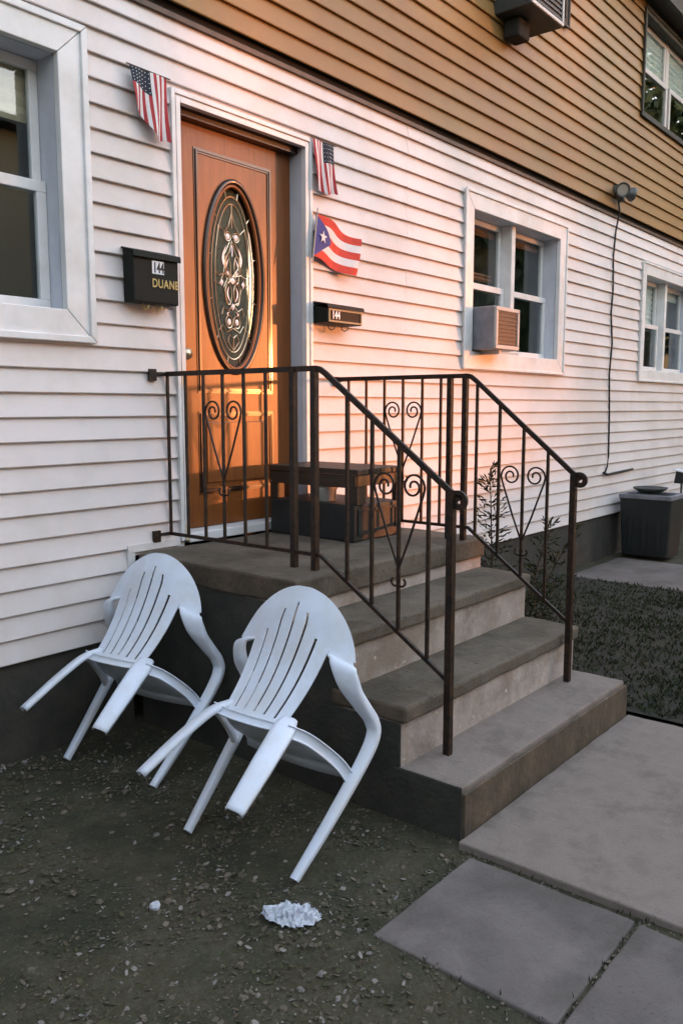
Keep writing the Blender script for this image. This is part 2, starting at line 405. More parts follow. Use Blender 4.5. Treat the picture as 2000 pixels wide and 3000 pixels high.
def window(rect, cw, bays, casing='trim_white', depth=0.10, blinds=(), proud=-0.034, sash='trim_white', dark=False, lipw=0.022):
    x0, x1, z0, z1 = rect
    b = MB(); mitre_frame(b, x0, x1, z0, z1, cw, proud, 0.004)
    mitre_frame(b, x0 - .012, x1 + .012, z0 - .012, z1 + .012, lipw, proud - .012, proud + .003 - .0)
    w = b.build('window', casing, house, bevel=.004)
    ix0, ix1, iz0, iz1 = x0 + cw, x1 - cw, z0 + cw, z1 - cw
    b = MB()
    b.box(ix0 - .03, ix0, .006, depth + .06, iz0 - .03, iz1 + .03); b.box(ix1, ix1 + .03, .006, depth + .06, iz0 - .03, iz1 + .03)
    b.box(ix0, ix1, .006, depth + .06, iz0 - .03, iz0); b.box(ix0, ix1, .006, depth + .06, iz1, iz1 + .03)
    b.build('reveal', 'jamb_white' if not dark else casing, w)
    n = len(bays); bw = (ix1 - ix0 - (n - 1) * .06) / n; zm = (iz0 + iz1) / 2
    for k, bay in enumerate(bays):
        bx0 = ix0 + k * (bw + .06); bx1 = bx0 + bw
        if k: MB().box(bx0 - .06, bx0, .03, depth + .05, iz0, iz1).build('mullion', sash, w, bevel=.004)
        b = MB(); frame_rect(b, bx0 + .002, bx1 - .002, zm - .02, iz1 - .002, .042, depth + .022, depth + .05); b.build('sash', sash, w, bevel=.003)
        lo = iz0 + .002
        b = MB(); frame_rect(b, bx0 + .002, bx1 - .002, lo + bay.get('lift', 0), zm + .022 + bay.get('lift', 0), .046, depth - .012, depth + .018); b.build('sash', sash, w, bevel=.003)
        MB().box(bx0 + .04, bx1 - .04, depth + .034, depth + .038, zm + .02, iz1 - .04).build('glass_pane', 'glass', w)
        MB().box(bx0 + .044, bx1 - .044, depth + .002, depth + .006, lo + .044 + bay.get('lift', 0), zm - .022 + bay.get('lift', 0)).build('glass_pane', 'glass', w)
        for (nm, m_, fa, fb, dy) in bay.get('in', []):
            za = iz0 + (iz1 - iz0) * fa; zb = iz0 + (iz1 - iz0) * fb
            b = MB(); nn = max(2, int((zb - za) / .055))
            for q in range(nn):       # pleats
                zz0 = za + (zb - za) * q / nn; zz1 = za + (zb - za) * (q + 1) / nn
                b.prism([(depth + .075 + dy, zz0), (depth + .062 + dy, (zz0 + zz1) / 2), (depth + .075 + dy, zz1), (depth + .08 + dy, (zz0 + zz1) / 2)], bx0 + .03, bx1 - .03, 'x')
            b.build(nm, m_, w)
    return w
window(WIN_L, 0.125, [{'in': [('blind_and_reflection', 'reflection_beige', .76, 1.0, 0)]}], lipw=.03)  # beige pleats paint the mirrored tan siding of the house opposite
window(WIN_R, 0.118, [{'in': [('orange_reflection', 'reflection_brown', .90, 1.0, 0), ('orange_reflection', 'reflection_brown', .57, .63, .02)]}, {'in': [('orange_reflection', 'reflection_brown', .90, 1.0, 0)]}])  # brown strips paint an orange reflection in the panes
window(WIN_3, 0.115, [{'in': [('blind_and_reflection', 'shade_white', .46, 1.0, 0)]}, {'in': [('blind_and_reflection', 'shade_white', .86, 1.0, 0)]}])
window(UP_R, 0.05, [{'in': [('blind_and_reflection', 'shade_white', .48, 1.0, -.02)]}, {'in': [('blind_and_reflection', 'shade_white', .48, 1.0, -.02)]}], casing='soffit_dark', sash='ac_cream', proud=-.062, dark=True, depth=.012)  # white pleats in both bays paint the mirrored sky
window(UP_T, 0.05, [{}, {}], casing='soffit_dark', sash='ac_cream', proud=-.062, dark=True, depth=.03)

# ---- door
dx0, dx1, dz0, dz1 = 2.725, 3.608, 0.802, 2.908      # clear opening
b = MB()
def casing(b, x0, x1, y0, y1, z0, z1): b.box(x0, x1, y0, y1, z0, z1)
# stepped casing: outer band, bead, inner band
for (a, c, pr) in ((0.0, .022, -.034), (.022, .030, -.024), (.030, .056, -.030)):
    b.box(2.669 + a, 2.669 + c, pr, .004, dz0 + .02, 2.964 - a); b.box(3.664 - c, 3.664 - a, pr, .004, dz0 + .02, 2.964 - a)
    b.box(2.669 + c, 3.664 - c, pr - .0006, .004, 2.964 - c, 2.964 - a)
fr = b.build('door_casing', 'trim_white', house, bevel=.002)
b = MB(); b.box(2.697, 2.726, -.0315, -.0296, 1.585, 1.66); b.box(2.697, 2.726, -.0315, -.0296, .822, .90); b.build('worn_patch', 'trim_worn', fr)
b = MB(); b.box(dx1, dx1 + .03, .0045, .16, dz0, dz1 + .03); b.box(dx0 - .03, dx0, .0045, .16, dz0, dz1 + .03); b.build('jamb', 'jamb_white', fr)
MB().box(dx0, dx1, .0045, .16, dz1, dz1 + .03).build('head_jamb', 'door_dark', fr)
MB().box(dx0, dx1, .03, .09, dz1 - .028, dz1).build('head_stop', 'door_dark', fr)
b = MB(); b.box(dx0, dx1, -.028, .155, dz0 + .004, dz0 + .052); b.build('threshold', 'trim_white', fr, bevel=.006)
DY = .088                                           # face of the door
pcx, pcz = 3.168, 2.160; OA, OB = .222, .505        # oval outer half axes
door_z0, door_z1 = .858, 2.878
# door slab with an oval hole
def oval(a, bb, n=56): return [(pcx + a * math.cos(2 * math.pi * k / n), pcz + bb * math.sin(2 * math.pi * k / n)) for k in range(n)]
def ring_plate(b, inner, rect, y0, y1):
    """plate rect with oval hole"""
    n = len(inner); x0, x1, z0, z1 = rect; outer = []
    for (x, z) in inner:
        dx, dz = x - pcx, z - pcz
        tx = ((x1 if dx > 0 else x0) - pcx) / dx if abs(dx) > 1e-9 else 1e9
        tz = ((z1 if dz > 0 else z0) - pcz) / dz if abs(dz) > 1e-9 else 1e9
        t = min(tx, tz); outer.append((pcx + dx * t, pcz + dz * t))
    for cx_, cz_ in ((x0, z0), (x0, z1), (x1, z0), (x1, z1)):   # snap nearest to corner
        k = min(range(n), key=lambda i: (outer[i][0] - cx_) ** 2 + (outer[i][1] - cz_) ** 2); outer[k] = (cx_, cz_)
    vs = [(p[0], y0, p[1]) for p in inner] + [(p[0], y0, p[1]) for p in outer] + [(p[0], y1, p[1]) for p in inner] + [(p[0], y1, p[1]) for p in outer]
    fs = []
    for k in range(n):
        j = (k + 1) % n
        fs += [(k, j, n + j, n + k), (2 * n + k, 3 * n + k, 3 * n + j, 2 * n + j), (k, 2 * n + k, 2 * n + j, j), (n + k, n + j, 3 * n + j, 3 * n + k)]
    b.add(vs, fs)
b = MB(); ring_plate(b, oval(OA - .03, OB - .03), (dx0 + .004, dx1 - .004, door_z0, door_z1), DY, DY + .044)
door = b.build('door', 'door_wood', house)
# raised moulding of the single tall panel and the lower one
def moulding(x0, x1, z0, z1, w=.026):
    b = MB()
    for (a, c, pr) in ((0, .010, .004), (.010, .017, .011), (.017, w, .006)):
        bb = MB(); frame_rect(b, x0 + a, x1 - a, z0 + a, z1 - a, c - a, DY - pr, DY + .002)
    b.build('panel_moulding', 'door_dark', door)
moulding(2.898, 3.447, 1.555, 2.772); moulding(2.898, 3.447, 1.03, 1.46)
MB().box(2.95, 3.395, DY - .006, DY + .003, 1.085, 1.405).build('lower_panel', 'door_wood', door, bevel=.005)
def sweep_oval(a, bb, r, y, m, name, fl=(1, 1), n=72):
    pts = [(pcx + a * math.cos(2 * math.pi * k / n), y, pcz + bb * math.sin(2 * math.pi * k / n)) for k in range(n + 1)]
    return MB().tube(pts, r, 6, None, flat=fl, up=(0, 1, 0), close=False).build(name, m, door, smooth=True)
sweep_oval(OA - .012, OB - .012, .015, DY - .002, 'door_dark', 'oval_frame')
sweep_oval(OA - .032, OB - .032, .011, DY + .004, 'door_wood', 'oval_bead')
GY = DY + .018
vs = [(p[0], GY, p[1]) for p in oval(OA - .034, OB - .034)]; n = len(vs)
b = MB(); b.add(vs + [(p[0], GY + .006, p[2]) for p in vs], [tuple(range(n)), tuple(range(n, 2 * n))[::-1]] + [(k, (k + 1) % n, n + (k + 1) % n, n + k) for k in range(n)])
b.build('oval_glass', 'oval_glass', door)
MB().box(dx0 - .02, dx1 + .02, .20, .21, dz0, dz1).build('hall_wall', 'interior', door)
# leaded came pattern: everything in normalised coordinates (sx, sz), sz from -1 to 1
came = MB(); GA, GB = OA - .036, OB - .036
def W(sx, sz): return (pcx + sx * GA, GY - .003, pcz + sz * GB)
def cline(pts, r=.0032): came.tube([W(*p) for p in pts], r, 5, None, up=(0, 1, 0))
def arc(cx_, cz_, rx, rz, a0, a1, n=14): return [(cx_ + rx * math.cos(R(a0 + (a1 - a0) * k / n)), cz_ + rz * math.sin(R(a0 + (a1 - a0) * k / n))) for k in range(n + 1)]
cline(arc(0, 0, .80, .90, 0, 360, 48)); cline(arc(0, 0, .66, .82, 0, 360, 48), .0026)
for a in range(0, 360, 30):
    c, s_ = math.cos(R(a + 15)), math.sin(R(a + 15)); cline([(c * .80, s_ * .90), (c * .97, s_ * .985)])
cline([(0, .82), (0, .55)]); cline([(0, -.66), (0, -.82)])
for sg in (-1, 1):
    cline([(0, .72), (sg * .12, .58), (sg * .30, .50), (sg * .50, .57)]); cline([(sg * .50, .57), (sg * .60, .34)])
    cline(arc(sg * .16, .46, .12, .05, 0, 360, 16)); cline([(0, .42), (sg * .10, .30), (sg * .26, .22), (sg * .34, .06)])
    cline([(0, .02), (sg * .22, .12), (sg * .30, .26), (sg * .10, .40)]); cline(arc(sg * .17, .10, .10, .15, 0, 360, 18))
    cline([(0, .02), (sg * .34, .05), (sg * .52, .02), (sg * .66, .06)]); cline([(sg * .34, .05), (sg * .52, -.08), (sg * .70, -.04)])
    cline(arc(sg * .16, -.17, .12, .12, 0, 360, 18)); cline([(0, -.30), (sg * .22, -.26), (sg * .34, -.10), (sg * .20, .0), (0, -.06)])
    cline([(0, -.30), (sg * .20, -.36), (sg * .36, -.32), (sg * .42, -.40)]); cline(arc(sg * .15, -.48, .13, .07, 0, 360, 16))
    cline([(0, -.55), (sg * .25, -.60), (sg * .40, -.52), (sg * .55, -.58)]); cline([(0, -.66), (sg * .14, -.62), (sg * .22, -.70), (0, -.80)])
came.build('lead_came', 'lead_came', door)
bev = MB()
def gem(cx_, cz_, rx, rz, k=8):
    pts = [W(cx_ + rx * math.cos(2 * math.pi * i / k), cz_ + rz * math.sin(2 * math.pi * i / k)) for i in range(k)]
    c = W(cx_, cz_); top = (c[0], c[1] - .006, c[2]); bev.add(pts + [top], [(i, (i + 1) % k, k) for i in range(k)])
for g in ((-.16, .46, .085, .034), (.16, .46, .085, .034), (0, -.02, .11, .045, 4), (0, -.31, .08, .04, 4), (.42, -.05, .07, .045, 4), (-.42, -.05, .07, .045, 4), (0, .31, .035, .07), (.15, -.48, .07, .036), (-.15, -.48, .07, .036)): gem(*g)
def lens(p, q, bow, th_):
    n_ = 10; A_ = []; B_ = []
    for k in range(n_ + 1):
        t = k / n_; sx = p[0] + (q[0] - p[0]) * t; sz = p[1] + (q[1] - p[1]) * t; h_ = math.sin(math.pi * t)
        A_.append(W(sx + bow * h_, sz)); B_.append(W(sx + (bow + th_) * h_, sz))
    for k in range(n_): bev.add([A_[k], A_[k + 1], B_[k + 1], B_[k]], [(0, 1, 2, 3)])
for sg in (-1, 1):
    lens((sg * .22, .36), (sg * .06, .02), sg * .16, sg * .085); lens((sg * .10, .24), (sg * .10, .0), sg * .10, sg * .05); lens((sg * .12, -.08), (sg * .06, -.27), sg * .08, sg * .05); lens((sg * .05, -.36), (sg * .10, -.42), sg * .12, sg * .04)
tag(bev.build('bevelled_glass', 'sticker_white', door), kind='stuff')
b = MB(); b.lathe([(0, 0), (.012, 0), (.014, .02), (.026, .03), (.03, .045), (.024, .06), (0, .066)], 0, 0, 16)
b.v = [(2.795 + x, DY - z, 1.748 + y) for (x, y, z) in b.v]; b.build('door_knob', 'lead_came', door, smooth=True)

# ------------------------------------------------------------------ stoop
stoop = thing('stoop', 'concrete stoop with four worn steps and dark side wall below the front door', 'steps', (3.15, -.9, 0))
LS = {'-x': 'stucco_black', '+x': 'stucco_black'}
def step(x0, x1, yf, z0, z1, nose, mr, mt, back=0.0):
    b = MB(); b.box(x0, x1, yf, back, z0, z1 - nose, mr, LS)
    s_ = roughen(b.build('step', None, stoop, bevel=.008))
    if nose:
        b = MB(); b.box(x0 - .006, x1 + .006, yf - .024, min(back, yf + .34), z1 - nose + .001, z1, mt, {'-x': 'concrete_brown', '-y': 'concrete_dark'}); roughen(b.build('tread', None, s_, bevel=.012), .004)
    return s_
step(2.40, 3.90, -1.82, -.1, .171, 0, 'concrete_path', 'concrete_path', -1.50)
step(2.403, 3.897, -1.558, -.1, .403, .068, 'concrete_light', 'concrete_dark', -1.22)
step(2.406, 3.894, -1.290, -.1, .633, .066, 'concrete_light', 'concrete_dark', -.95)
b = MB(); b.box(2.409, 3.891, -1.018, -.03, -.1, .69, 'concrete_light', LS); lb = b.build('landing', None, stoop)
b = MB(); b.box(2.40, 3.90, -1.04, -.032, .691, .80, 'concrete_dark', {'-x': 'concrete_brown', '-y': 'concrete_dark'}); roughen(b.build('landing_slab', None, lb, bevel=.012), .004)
MB().box(2.398, 3.902, -1.836, -1.8205, -.1, .150).build('riser', 'concrete_brown', stoop, bevel=.006); roughen(bpy.data.objects['riser'], .004)

# ------------------------------------------------------------------ railings
def spiral(c, r0, r1, a0, a1, n=34):
    out = []
    for k in range(n + 1):
        t = k / n; r = r0 + (r1 - r0) * t; a = R(a0 + (a1 - a0) * t); out.append((c[0] + r * math.cos(a), c[1] + r * math.sin(a)))
    return out
def railing(x, name, label, wall_y, bal, posts, slope_bal, end_y, heart_l, heart_s, group):
    rt = thing(name, label, 'railing', (x, -.9, .8), group)
    ZT, ZB = 1.640, .868
    ky = posts[-1] - .03; sl = (1.172 - ZT) / (end_y - ky)
    zt = lambda y: ZT if y > ky else ZT + sl * (y - ky)
    zb = lambda y: ZB if y > ky else ZB + sl * (y - ky) * .88
    # cap rail with volute
    c = (end_y - .030, zt(end_y) - .030)
    path_ = [(wall_y, ZT), (ky + .02, ZT), (ky, ZT - .004), (ky - .03, zt(ky - .03)), (end_y, zt(end_y))]
    vol = spiral(c, .030, .010, 75, 75 + 430, 26)
    pts = [(x, p[0], p[1]) for p in path_] + [(x, p[0], p[1]) for p in vol]
    MB().tube(pts, 1, 4, None, flat=(.016, .009), up=(1, 0, 0)).build('top_rail', 'iron', rt, smooth=False)
    MB().tube([(x, wall_y, ZB), (x, ky, ZB), (x, end_y, zb(end_y))], 1, 4, None, flat=(.011, .009), up=(1, 0, 0)).build('bottom_rail', 'iron', rt)
    for y in bal: MB().bar((x, y, ZB), (x, y, ZT), .0115).build('baluster', 'iron', rt)
    for y in posts: MB().bar((x, y, .80), (x, y, ZT + .004), .026).build('post', 'iron', rt)
    for y in slope_bal: MB().bar((x, y, zb(y)), (x, y, zt(y)), .0125).build('baluster', 'iron', rt)
    MB().bar((x, end_y, .171), (x, end_y, zt(end_y)), .027).build('post', 'iron', rt)
    for (yc, ztop, hgt, w) in (heart_l, heart_s):
        for sg in (-1, 1):
            rr = .052
            pts2 = [(-sg * 0.0 , 0)]
            # small lower curl, leg, big upper volute (half coordinates: u outwards, z up)
            low = spiral((.030, .030), .010, .026, 300, 300 - 250, 14)
            low = [(-.012 + p[0] * .9, p[1]) for p in spiral((.035, .028), .009, .028, 420, 180, 16)]
            leg = [(.0, .075), (w * .44, hgt * .45), (w * .95, hgt - rr * 1.55)]
            up_ = spiral((w - rr, hgt - rr), rr, .013, -5, 560, 44)
            cu = low + leg + up_
            MB().tube([(x + .0 * sg, yc + sg * p[0], ztop - hgt + p[1]) for p in cu], 1, 4, None, flat=(.0058, .0034), up=(1, 0, 0)).build('scroll', 'iron', rt)
    return rt
near = railing(2.607, 'railing', 'black wrought iron railing nearest the plastic chairs, crossing in front of the door', -.02,
        [-.03, -.16, -.285, -.414, -.55, -.685], [-.847, -.965], [-1.138, -1.264, -1.394, -1.53], -1.63,
        (-.414, 1.515, .44, .118), (-1.394, 1.235, .45, .118), 'wrought iron railings of the stoop')
far = railing(3.705, 'railing', 'black wrought iron railing on the side of the stoop by the shrub', -.135,
        [-.26, -.385, -.510, -.633, -.757, -.872], [-.928, -1.018], [-1.088, -1.218, -1.350, -1.480], -1.612,
        (-.633, 1.515, .44, .118), (-1.350, 1.200, .45, .118), 'wrought iron railings of the stoop')
# wall flanges
for (rt, y0, zz, xx) in ((near, -.02, 1.640, 2.607), (near, -.02, .868, 2.607), (far, -.135, 1.640, 3.705), (far, -.135, .868, 3.705)):
    xw = xx - .085 if rt is near else xx + .17
    b = MB(); b.tube([(xx, y0, zz), (xw + (.02 if rt is near else -.02), y0 - .0, zz), (xw, y0 + .012 if rt is near else y0 + .06, zz), (xw, -.012, zz - .01)], .008, 6)
    b.box(xw - .022, xw + .022, -.030, -.019, zz - .034, zz + .022); b.build('wall_bracket', 'iron', rt)

# ------------------------------------------------------------------ mailboxes
mb = thing('mailbox', 'tall black wall mailbox with number sticker, left of the door', 'mailbox', (2.5, -.02, 1.95))
b = MB(); b.prism([(-.022, 1.955), (-.098, 1.955), (-.10, 2.175), (-.022, 2.20)], 2.375, 2.632, 'x'); body = b.build('box', 'mailbox_black', mb, bevel=.006)
b = MB(); b.prism([(-.021, 2.202), (-.112, 2.178), (-.114, 2.150), (-.108, 2.150), (-.106, 2.172), (-.021, 2.194)], 2.368, 2.638, 'x'); lid = b.build('lid', 'mailbox_black', mb, bevel=.003)
MB().box(2.478, 2.545, -.1022, -.1012, 2.087, 2.145).build('sticker', 'sticker_white', mb)
text_mesh('144', .062, 'number', 'ink_black', mb, (2.483, -.1036, 2.094), .002, .62)
text_mesh('DUANE', .054, 'lettering', 'gold_paint', mb, (2.476, -.1015, 2.028), .0008, .80)
for xx in (2.455, 2.53): MB().tube([(xx, -.06, 1.957), (xx, -.06, 1.938), (xx, -.075, 1.928), (xx, -.095, 1.932), (xx, -.10, 1.945)], .004, 6).build('paper_hook', 'gold_paint', mb)
mb2 = thing('mailbox', 'low wide black mailbox with white number, right of the door', 'mailbox', (3.83, -.02, 1.95))
b = MB(); b.prism([(-.022, 1.960), (-.128, 1.960), (-.130, 2.040), (-.022, 2.060)], 3.672, 3.992, 'x'); b.build('box', 'mailbox_black', mb2, bevel=.006)
b = MB(); b.prism([(-.021, 2.085), (-.138, 2.062), (-.142, 2.040), (-.136, 2.040), (-.133, 2.056), (-.021, 2.072)], 3.664, 4.0, 'x'); b.build('lid', 'mailbox_black', mb2, bevel=.003)
b = MB(); frame_rect(b, 3.682, 3.984, 1.964, 2.038, .010, -.1345, -.1288); b.build('front_rim', 'mailbox_rim', mb2)
text_mesh('144', .062, 'number', 'sticker_white', mb2, (3.712, -.1325, 1.984), .0022, .72)
for xx in (3.74, 3.86): MB().tube([(xx, -.08, 1.962), (xx, -.08, 1.936), (xx, -.10, 1.922), (xx, -.125, 1.928), (xx, -.13, 1.944)], .004, 6).build('paper_hook', 'mailbox_rim', mb2)

# ------------------------------------------------------------------ flags
def us_flag(name, label, x0, x1, zt, zb, yb, canton_left, slant, group):
    rt = thing(name, label, 'flag', ((x0 + x1) / 2, yb, zt), group)
    ncol, nrow = 13, 18
    def P(i, j):
        u = i / ncol; v = j / nrow
        w = 1 - v * .06
        x = x0 + (x1 - x0) * (.5 + (u - .5) * w) + .012 * v * (1 if not canton_left else .6)
        bot = zb + slant * max(0, (.75 - u)) * (1 if canton_left else 0) + (.012 * math.sin(u * 9))
        z = zt + (bot - zt) * v - .02 * (1 - u if False else u) * 0
        y = yb - .016 * math.sin(u * 11 + v * 2.2) * (.25 + v) - .012 * v
        return (x, y, z)
    stripes = MB(); can = MB(); cc = 7; cr = int(nrow * .42)
    for i in range(ncol):
        for j in range(nrow):
            ic = (i < cc) if canton_left else (i >= ncol - cc)
            tgt = can if (ic and j < cr) else stripes
            m = 'flag_navy' if (ic and j < cr) else ('flag_red' if i % 2 == 0 else 'flag_white')
            tgt.add([P(i, j), P(i + 1, j), P(i + 1, j + 1), P(i, j + 1)], [(0, 1, 2, 3)], m)
    stripes.build('cloth', None, rt, solid=.0012); c = can.build('canton', None, rt, solid=.0012)
    st = MB()
    for a in range(6):
        for bq in range(5):
            i = (0 if canton_left else ncol - cc) + (a + .5) * cc / 6; j = (bq + .5) * cr / 5
            p = P(i, j); r = .0026; st.add([(p[0] + r * math.cos(k * 1.2566), p[1] - .003, p[2] + r * math.sin(k * 1.2566)) for k in range(5)], [(0, 1, 2, 3, 4)])
    st.build('stars', 'flag_white', c)
    MB().tube([(x0 - .015, yb + .002, zt + .004), (x1 + .02, yb + .002, zt + .002)], .0035, 6).build('stick', 'brown_strip', rt)
us_flag('small_flag', 'small striped flag with dark blue corner hanging left of the door frame', 2.425, 2.632, 2.982, 2.69, -.05, True, .16, 'small flags beside the door')
us_flag('small_flag', 'small striped flag with dark blue corner hanging right of the door frame', 3.652, 3.835, 2.962, 2.685, -.045, False, .0, 'small flags beside the door')
pf = thing('small_flag', 'red and white striped flag with blue triangle and white star, above the low mailbox', 'flag', (3.68, -.06, 2.3), 'small flags beside the door')
def PF(u, v):           # u along the fly, v down
    x = 3.665 - .030 * v + .385 * u - .03 * u * v; z = 2.560 - .235 * v - .082 * u ** 1.2 + .014 * math.sin(u * 6 + v) * u
    y = -.055 - .03 * math.sin(u * 7 + v * 1.5) * (.2 + u)
    return (x, y, z)
cl = MB(); tri = MB(); NU = 24
for j in range(5):
    for q in range(3):
        for i in range(NU):
            v0, v1 = (j + q / 3) / 5, (j + (q + 1) / 3) / 5
            def te(v): return (1 - abs(2 * v - 1)) * .44       # triangle edge at height v
            a0, a1 = te(v0), te(v1)
            u00 = a0 + (1 - a0) * i / NU; u01 = a0 + (1 - a0) * (i + 1) / NU; u10 = a1 + (1 - a1) * i / NU; u11 = a1 + (1 - a1) * (i + 1) / NU
            cl.add([PF(u00, v0), PF(u01, v0), PF(u11, v1), PF(u10, v1)], [(0, 1, 2, 3)], 'flag_orange_red' if j % 2 == 0 else 'flag_white')
        for i in range(6):
            tri.add([PF(a0 * i / 6, v0), PF(a0 * (i + 1) / 6, v0), PF(a1 * (i + 1) / 6, v1), PF(a1 * i / 6, v1)], [(0, 1, 2, 3)])
cl.build('cloth', None, pf, solid=.0012); tr_ = tri.build('blue_triangle', 'flag_blue', pf, solid=.0012)
p0 = PF(.16, .5); st = [(p0[0] + (.034 if k % 2 == 0 else .013) * math.sin(k * math.pi / 5 + .1), p0[1] - .007, p0[2] + (.038 if k % 2 == 0 else .015) * math.cos(k * math.pi / 5 + .1)) for k in range(10)]
MB().add(st + [(p0[0], p0[1] - .007, p0[2])], [(k, (k + 1) % 10, 10) for k in range(10)]).build('star', 'flag_white', tr_)
MB().tube([(3.677, -.058, 2.592), (3.625, -.062, 2.285)], .0042, 6).build('stick', 'stick', pf)

# ------------------------------------------------------------------ window air conditioners
ac = thing('air_conditioner', 'cream box air conditioner sticking out of the window right of the door', 'air conditioner', (5.5, -.1, 1.9))
x0, x1, z0_, z1_ = 5.44, 5.80, 1.900, 2.208
b = MB(); b.box(x0, x1, -.20, .11, z0_, z1_, 'ac_cream', {'-x': 'bin_grey'}); b.build('case', None, ac, bevel=.008)  # left side greyer: its shade is put into the colour
b = MB(); frame_rect(b, x0 + .004, x1 - .004, z0_ + .004, z1_ - .004, .028, -.218, -.201); b.build('front_frame', 'ac_cream', ac, bevel=.004)
MB().box(x0 + .03, x1 - .03, -.207, -.2015, z0_ + .03, z1_ - .03).build('coil', 'ac_grille', ac)
b = MB()
for k in range(9): b.box(x0 + .033, x1 - .033, -.213, -.2075, z0_ + .04 + k * .028, z0_ + .048 + k * .028)
b.build('grille', 'ac_grille', ac)
MB().box(x0 + .10, x0 + .14, -.19, .0, z0_ - .03, z0_ - .002).build('support', 'ac_cream', ac); MB().box(5.802, 6.18, -.012, .05, z0_ - .012, z0_ + .012).build('filler_strip', 'ac_cream', ac)
ac2 = thing('air_conditioner', 'dark air conditioner below the upstairs window at the top of the picture', 'air conditioner', (5.9, -.2, 4.4))
b = MB(); b.box(5.62, 6.13, -.33, -.034, 4.265, 4.70, 'ac_dark'); b.build('case', None, ac2, bevel=.01)
b = MB(); frame_rect(b, 5.625, 6.125, 4.27, 4.695, .026, -.345, -.331); b.build('front_frame', 'ac_cream', ac2, bevel=.004)
b = MB()
for k in range(10): b.box(5.65, 6.10, -.340, -.3315, 4.305 + k * .036, 4.317 + k * .036)
b.build('grille', 'ac_dark', ac2)
MB().box(5.72, 5.90, -.19, -.062, 4.13, 4.264).build('bracket_shade', 'shadow_black', ac2, bevel=.02)  # bracket and the shade under the unit, painted as one black block
# ------------------------------------------------------------------ flood light, cable
fl = thing('flood_light', 'twin outdoor flood light fixed at the foot of the tan siding', 'lamp', (7.95, -.05, 3.5))
MB().lathe([(0, 0), (.055, 0), (.05, .03), (.02, .035), (0, .035)], 0, 0, 16).build('tmp', 'lamp_grey')
tmp = bpy.data.objects['tmp']; me = tmp.data; me.name = 'base_plate'
me.transform(Matrix.Translation(Vector((0, 0, 0))) @ Matrix.Rotation(R(90), 4, 'X')); tmp.name = 'base_plate'; tmp.parent = fl; tmp.location = (0, .0, 0)
for sg in (-1, 1):
    b = MB(); b.lathe([(0, 0), (.028, 0), (.034, .05), (.062, .10), (.066, .125), (.058, .125), (.05, .112), (0, .108)], 0, 0, 20)
    d = Vector((sg * .75, -.55, -.25)).normalized(); q = d.to_track_quat('Z', 'Y').to_matrix()
    b.v = [tuple(Vector((7.95 + sg * .03, -.10, 3.5)) + q @ Vector(v)) for v in b.v]
    h = b.build('lamp_head', 'lamp_grey', fl, smooth=True)
    g = MB(); g.lathe([(0, .113), (.049, .1135)], 0, 0, 16); g.v = [tuple(Vector((7.95 + sg * .03, -.10, 3.5)) + q @ Vector(v)) for v in g.v]; g.build('lens', 'lamp_glass', h)
    MB().tube([(7.95, -.075, 3.5), (7.95 + sg * .03, -.10, 3.5)], .012, 8).build('arm', 'lamp_grey', fl)
MB().box(7.925, 7.975, -.14, -.08, 3.39, 3.455).build('motion_sensor', 'lamp_grey', fl, bevel=.01)
pts = [(7.97, -.07, 3.42), (8.03, -.065, 3.33), (8.03, -.035, 3.15), (8.01, -.028, 2.9), (8.03, -.03, 2.6), (8.0, -.032, 2.38), (8.06, -.03, 2.1), (8.02, -.03, 1.8), (8.06, -.03, 1.4), (8.08, -.03, 1.0), (8.06, -.03, .90), (8.0, -.03, .83)]
cb = MB(); cb.tube(pts, .0085, 6); cb.tube([(7.96, -.035, .845), (8.05, -.04, .82), (8.2, -.04, .825), (8.45, -.038, .83), (8.75, -.03, .835)], .012, 6)
tag(cb.build('cable', 'cable_black', None, smooth=True), 'thin black cable running down the wall from the flood light', 'cable')

# ------------------------------------------------------------------ bench on the landing
bn = thing('bench', 'low dark wooden bench on the landing between door and far railing', 'bench', (3.48, -.36, .8))
for k in range(4): MB().box(3.275 + k * .098, 3.275 + k * .098 + .09, -.665, -.045, 1.142, 1.172).build('slat', 'bench_wood', bn, bevel=.004)
b = MB(); b.box(3.285, 3.655, -.66, -.635, 1.085, 1.14); b.build('apron', 'bench_sunlit', bn, bevel=.003)  # outer end in orange: low sunlight put into the wood colour
b = MB(); b.box(3.285, 3.655, -.075, -.05, 1.085, 1.14); b.build('apron', 'bench_wood', bn, bevel=.003)
MB().box(3.281, 3.300, -.634, -.076, 1.075, 1.14).build('apron', 'bench_wood', bn, bevel=.003)
for (x0, y0, w) in ((3.283, -.655, .075), (3.283, -.10, .06), (3.62, -.655, .035), (3.62, -.10, .035)):
    MB().box(x0 + .001, x0 + w, y0 + .001, y0 + w * .9, .9905, 1.084).build('leg', 'bench_wood', bn, bevel=.003)
b = MB(); b.box(3.272, 3.662, -.645, -.06, .802, .99); bx = b.build('drawer_box', 'bin_black', bn, bevel=.006)
b = MB(); frame_rect(b, 3.30, 3.635, .835, .965, .012, -.652, -.6455); b.build('drawer_front', 'bin_black', bx)

tb = thing('tub', 'small white plastic tub under the bench top on the landing', 'tub', (3.40, -.40, .99))
b = MB(); b.lathe([(0, .992), (.050, .992), (.056, 1.054), (.061, 1.055), (.061, 1.070), (.053, 1.070), (.048, 1.0), (0, .998)], 3.36, -.385, 20); b.build('shell', 'shade_white', tb, smooth=True)
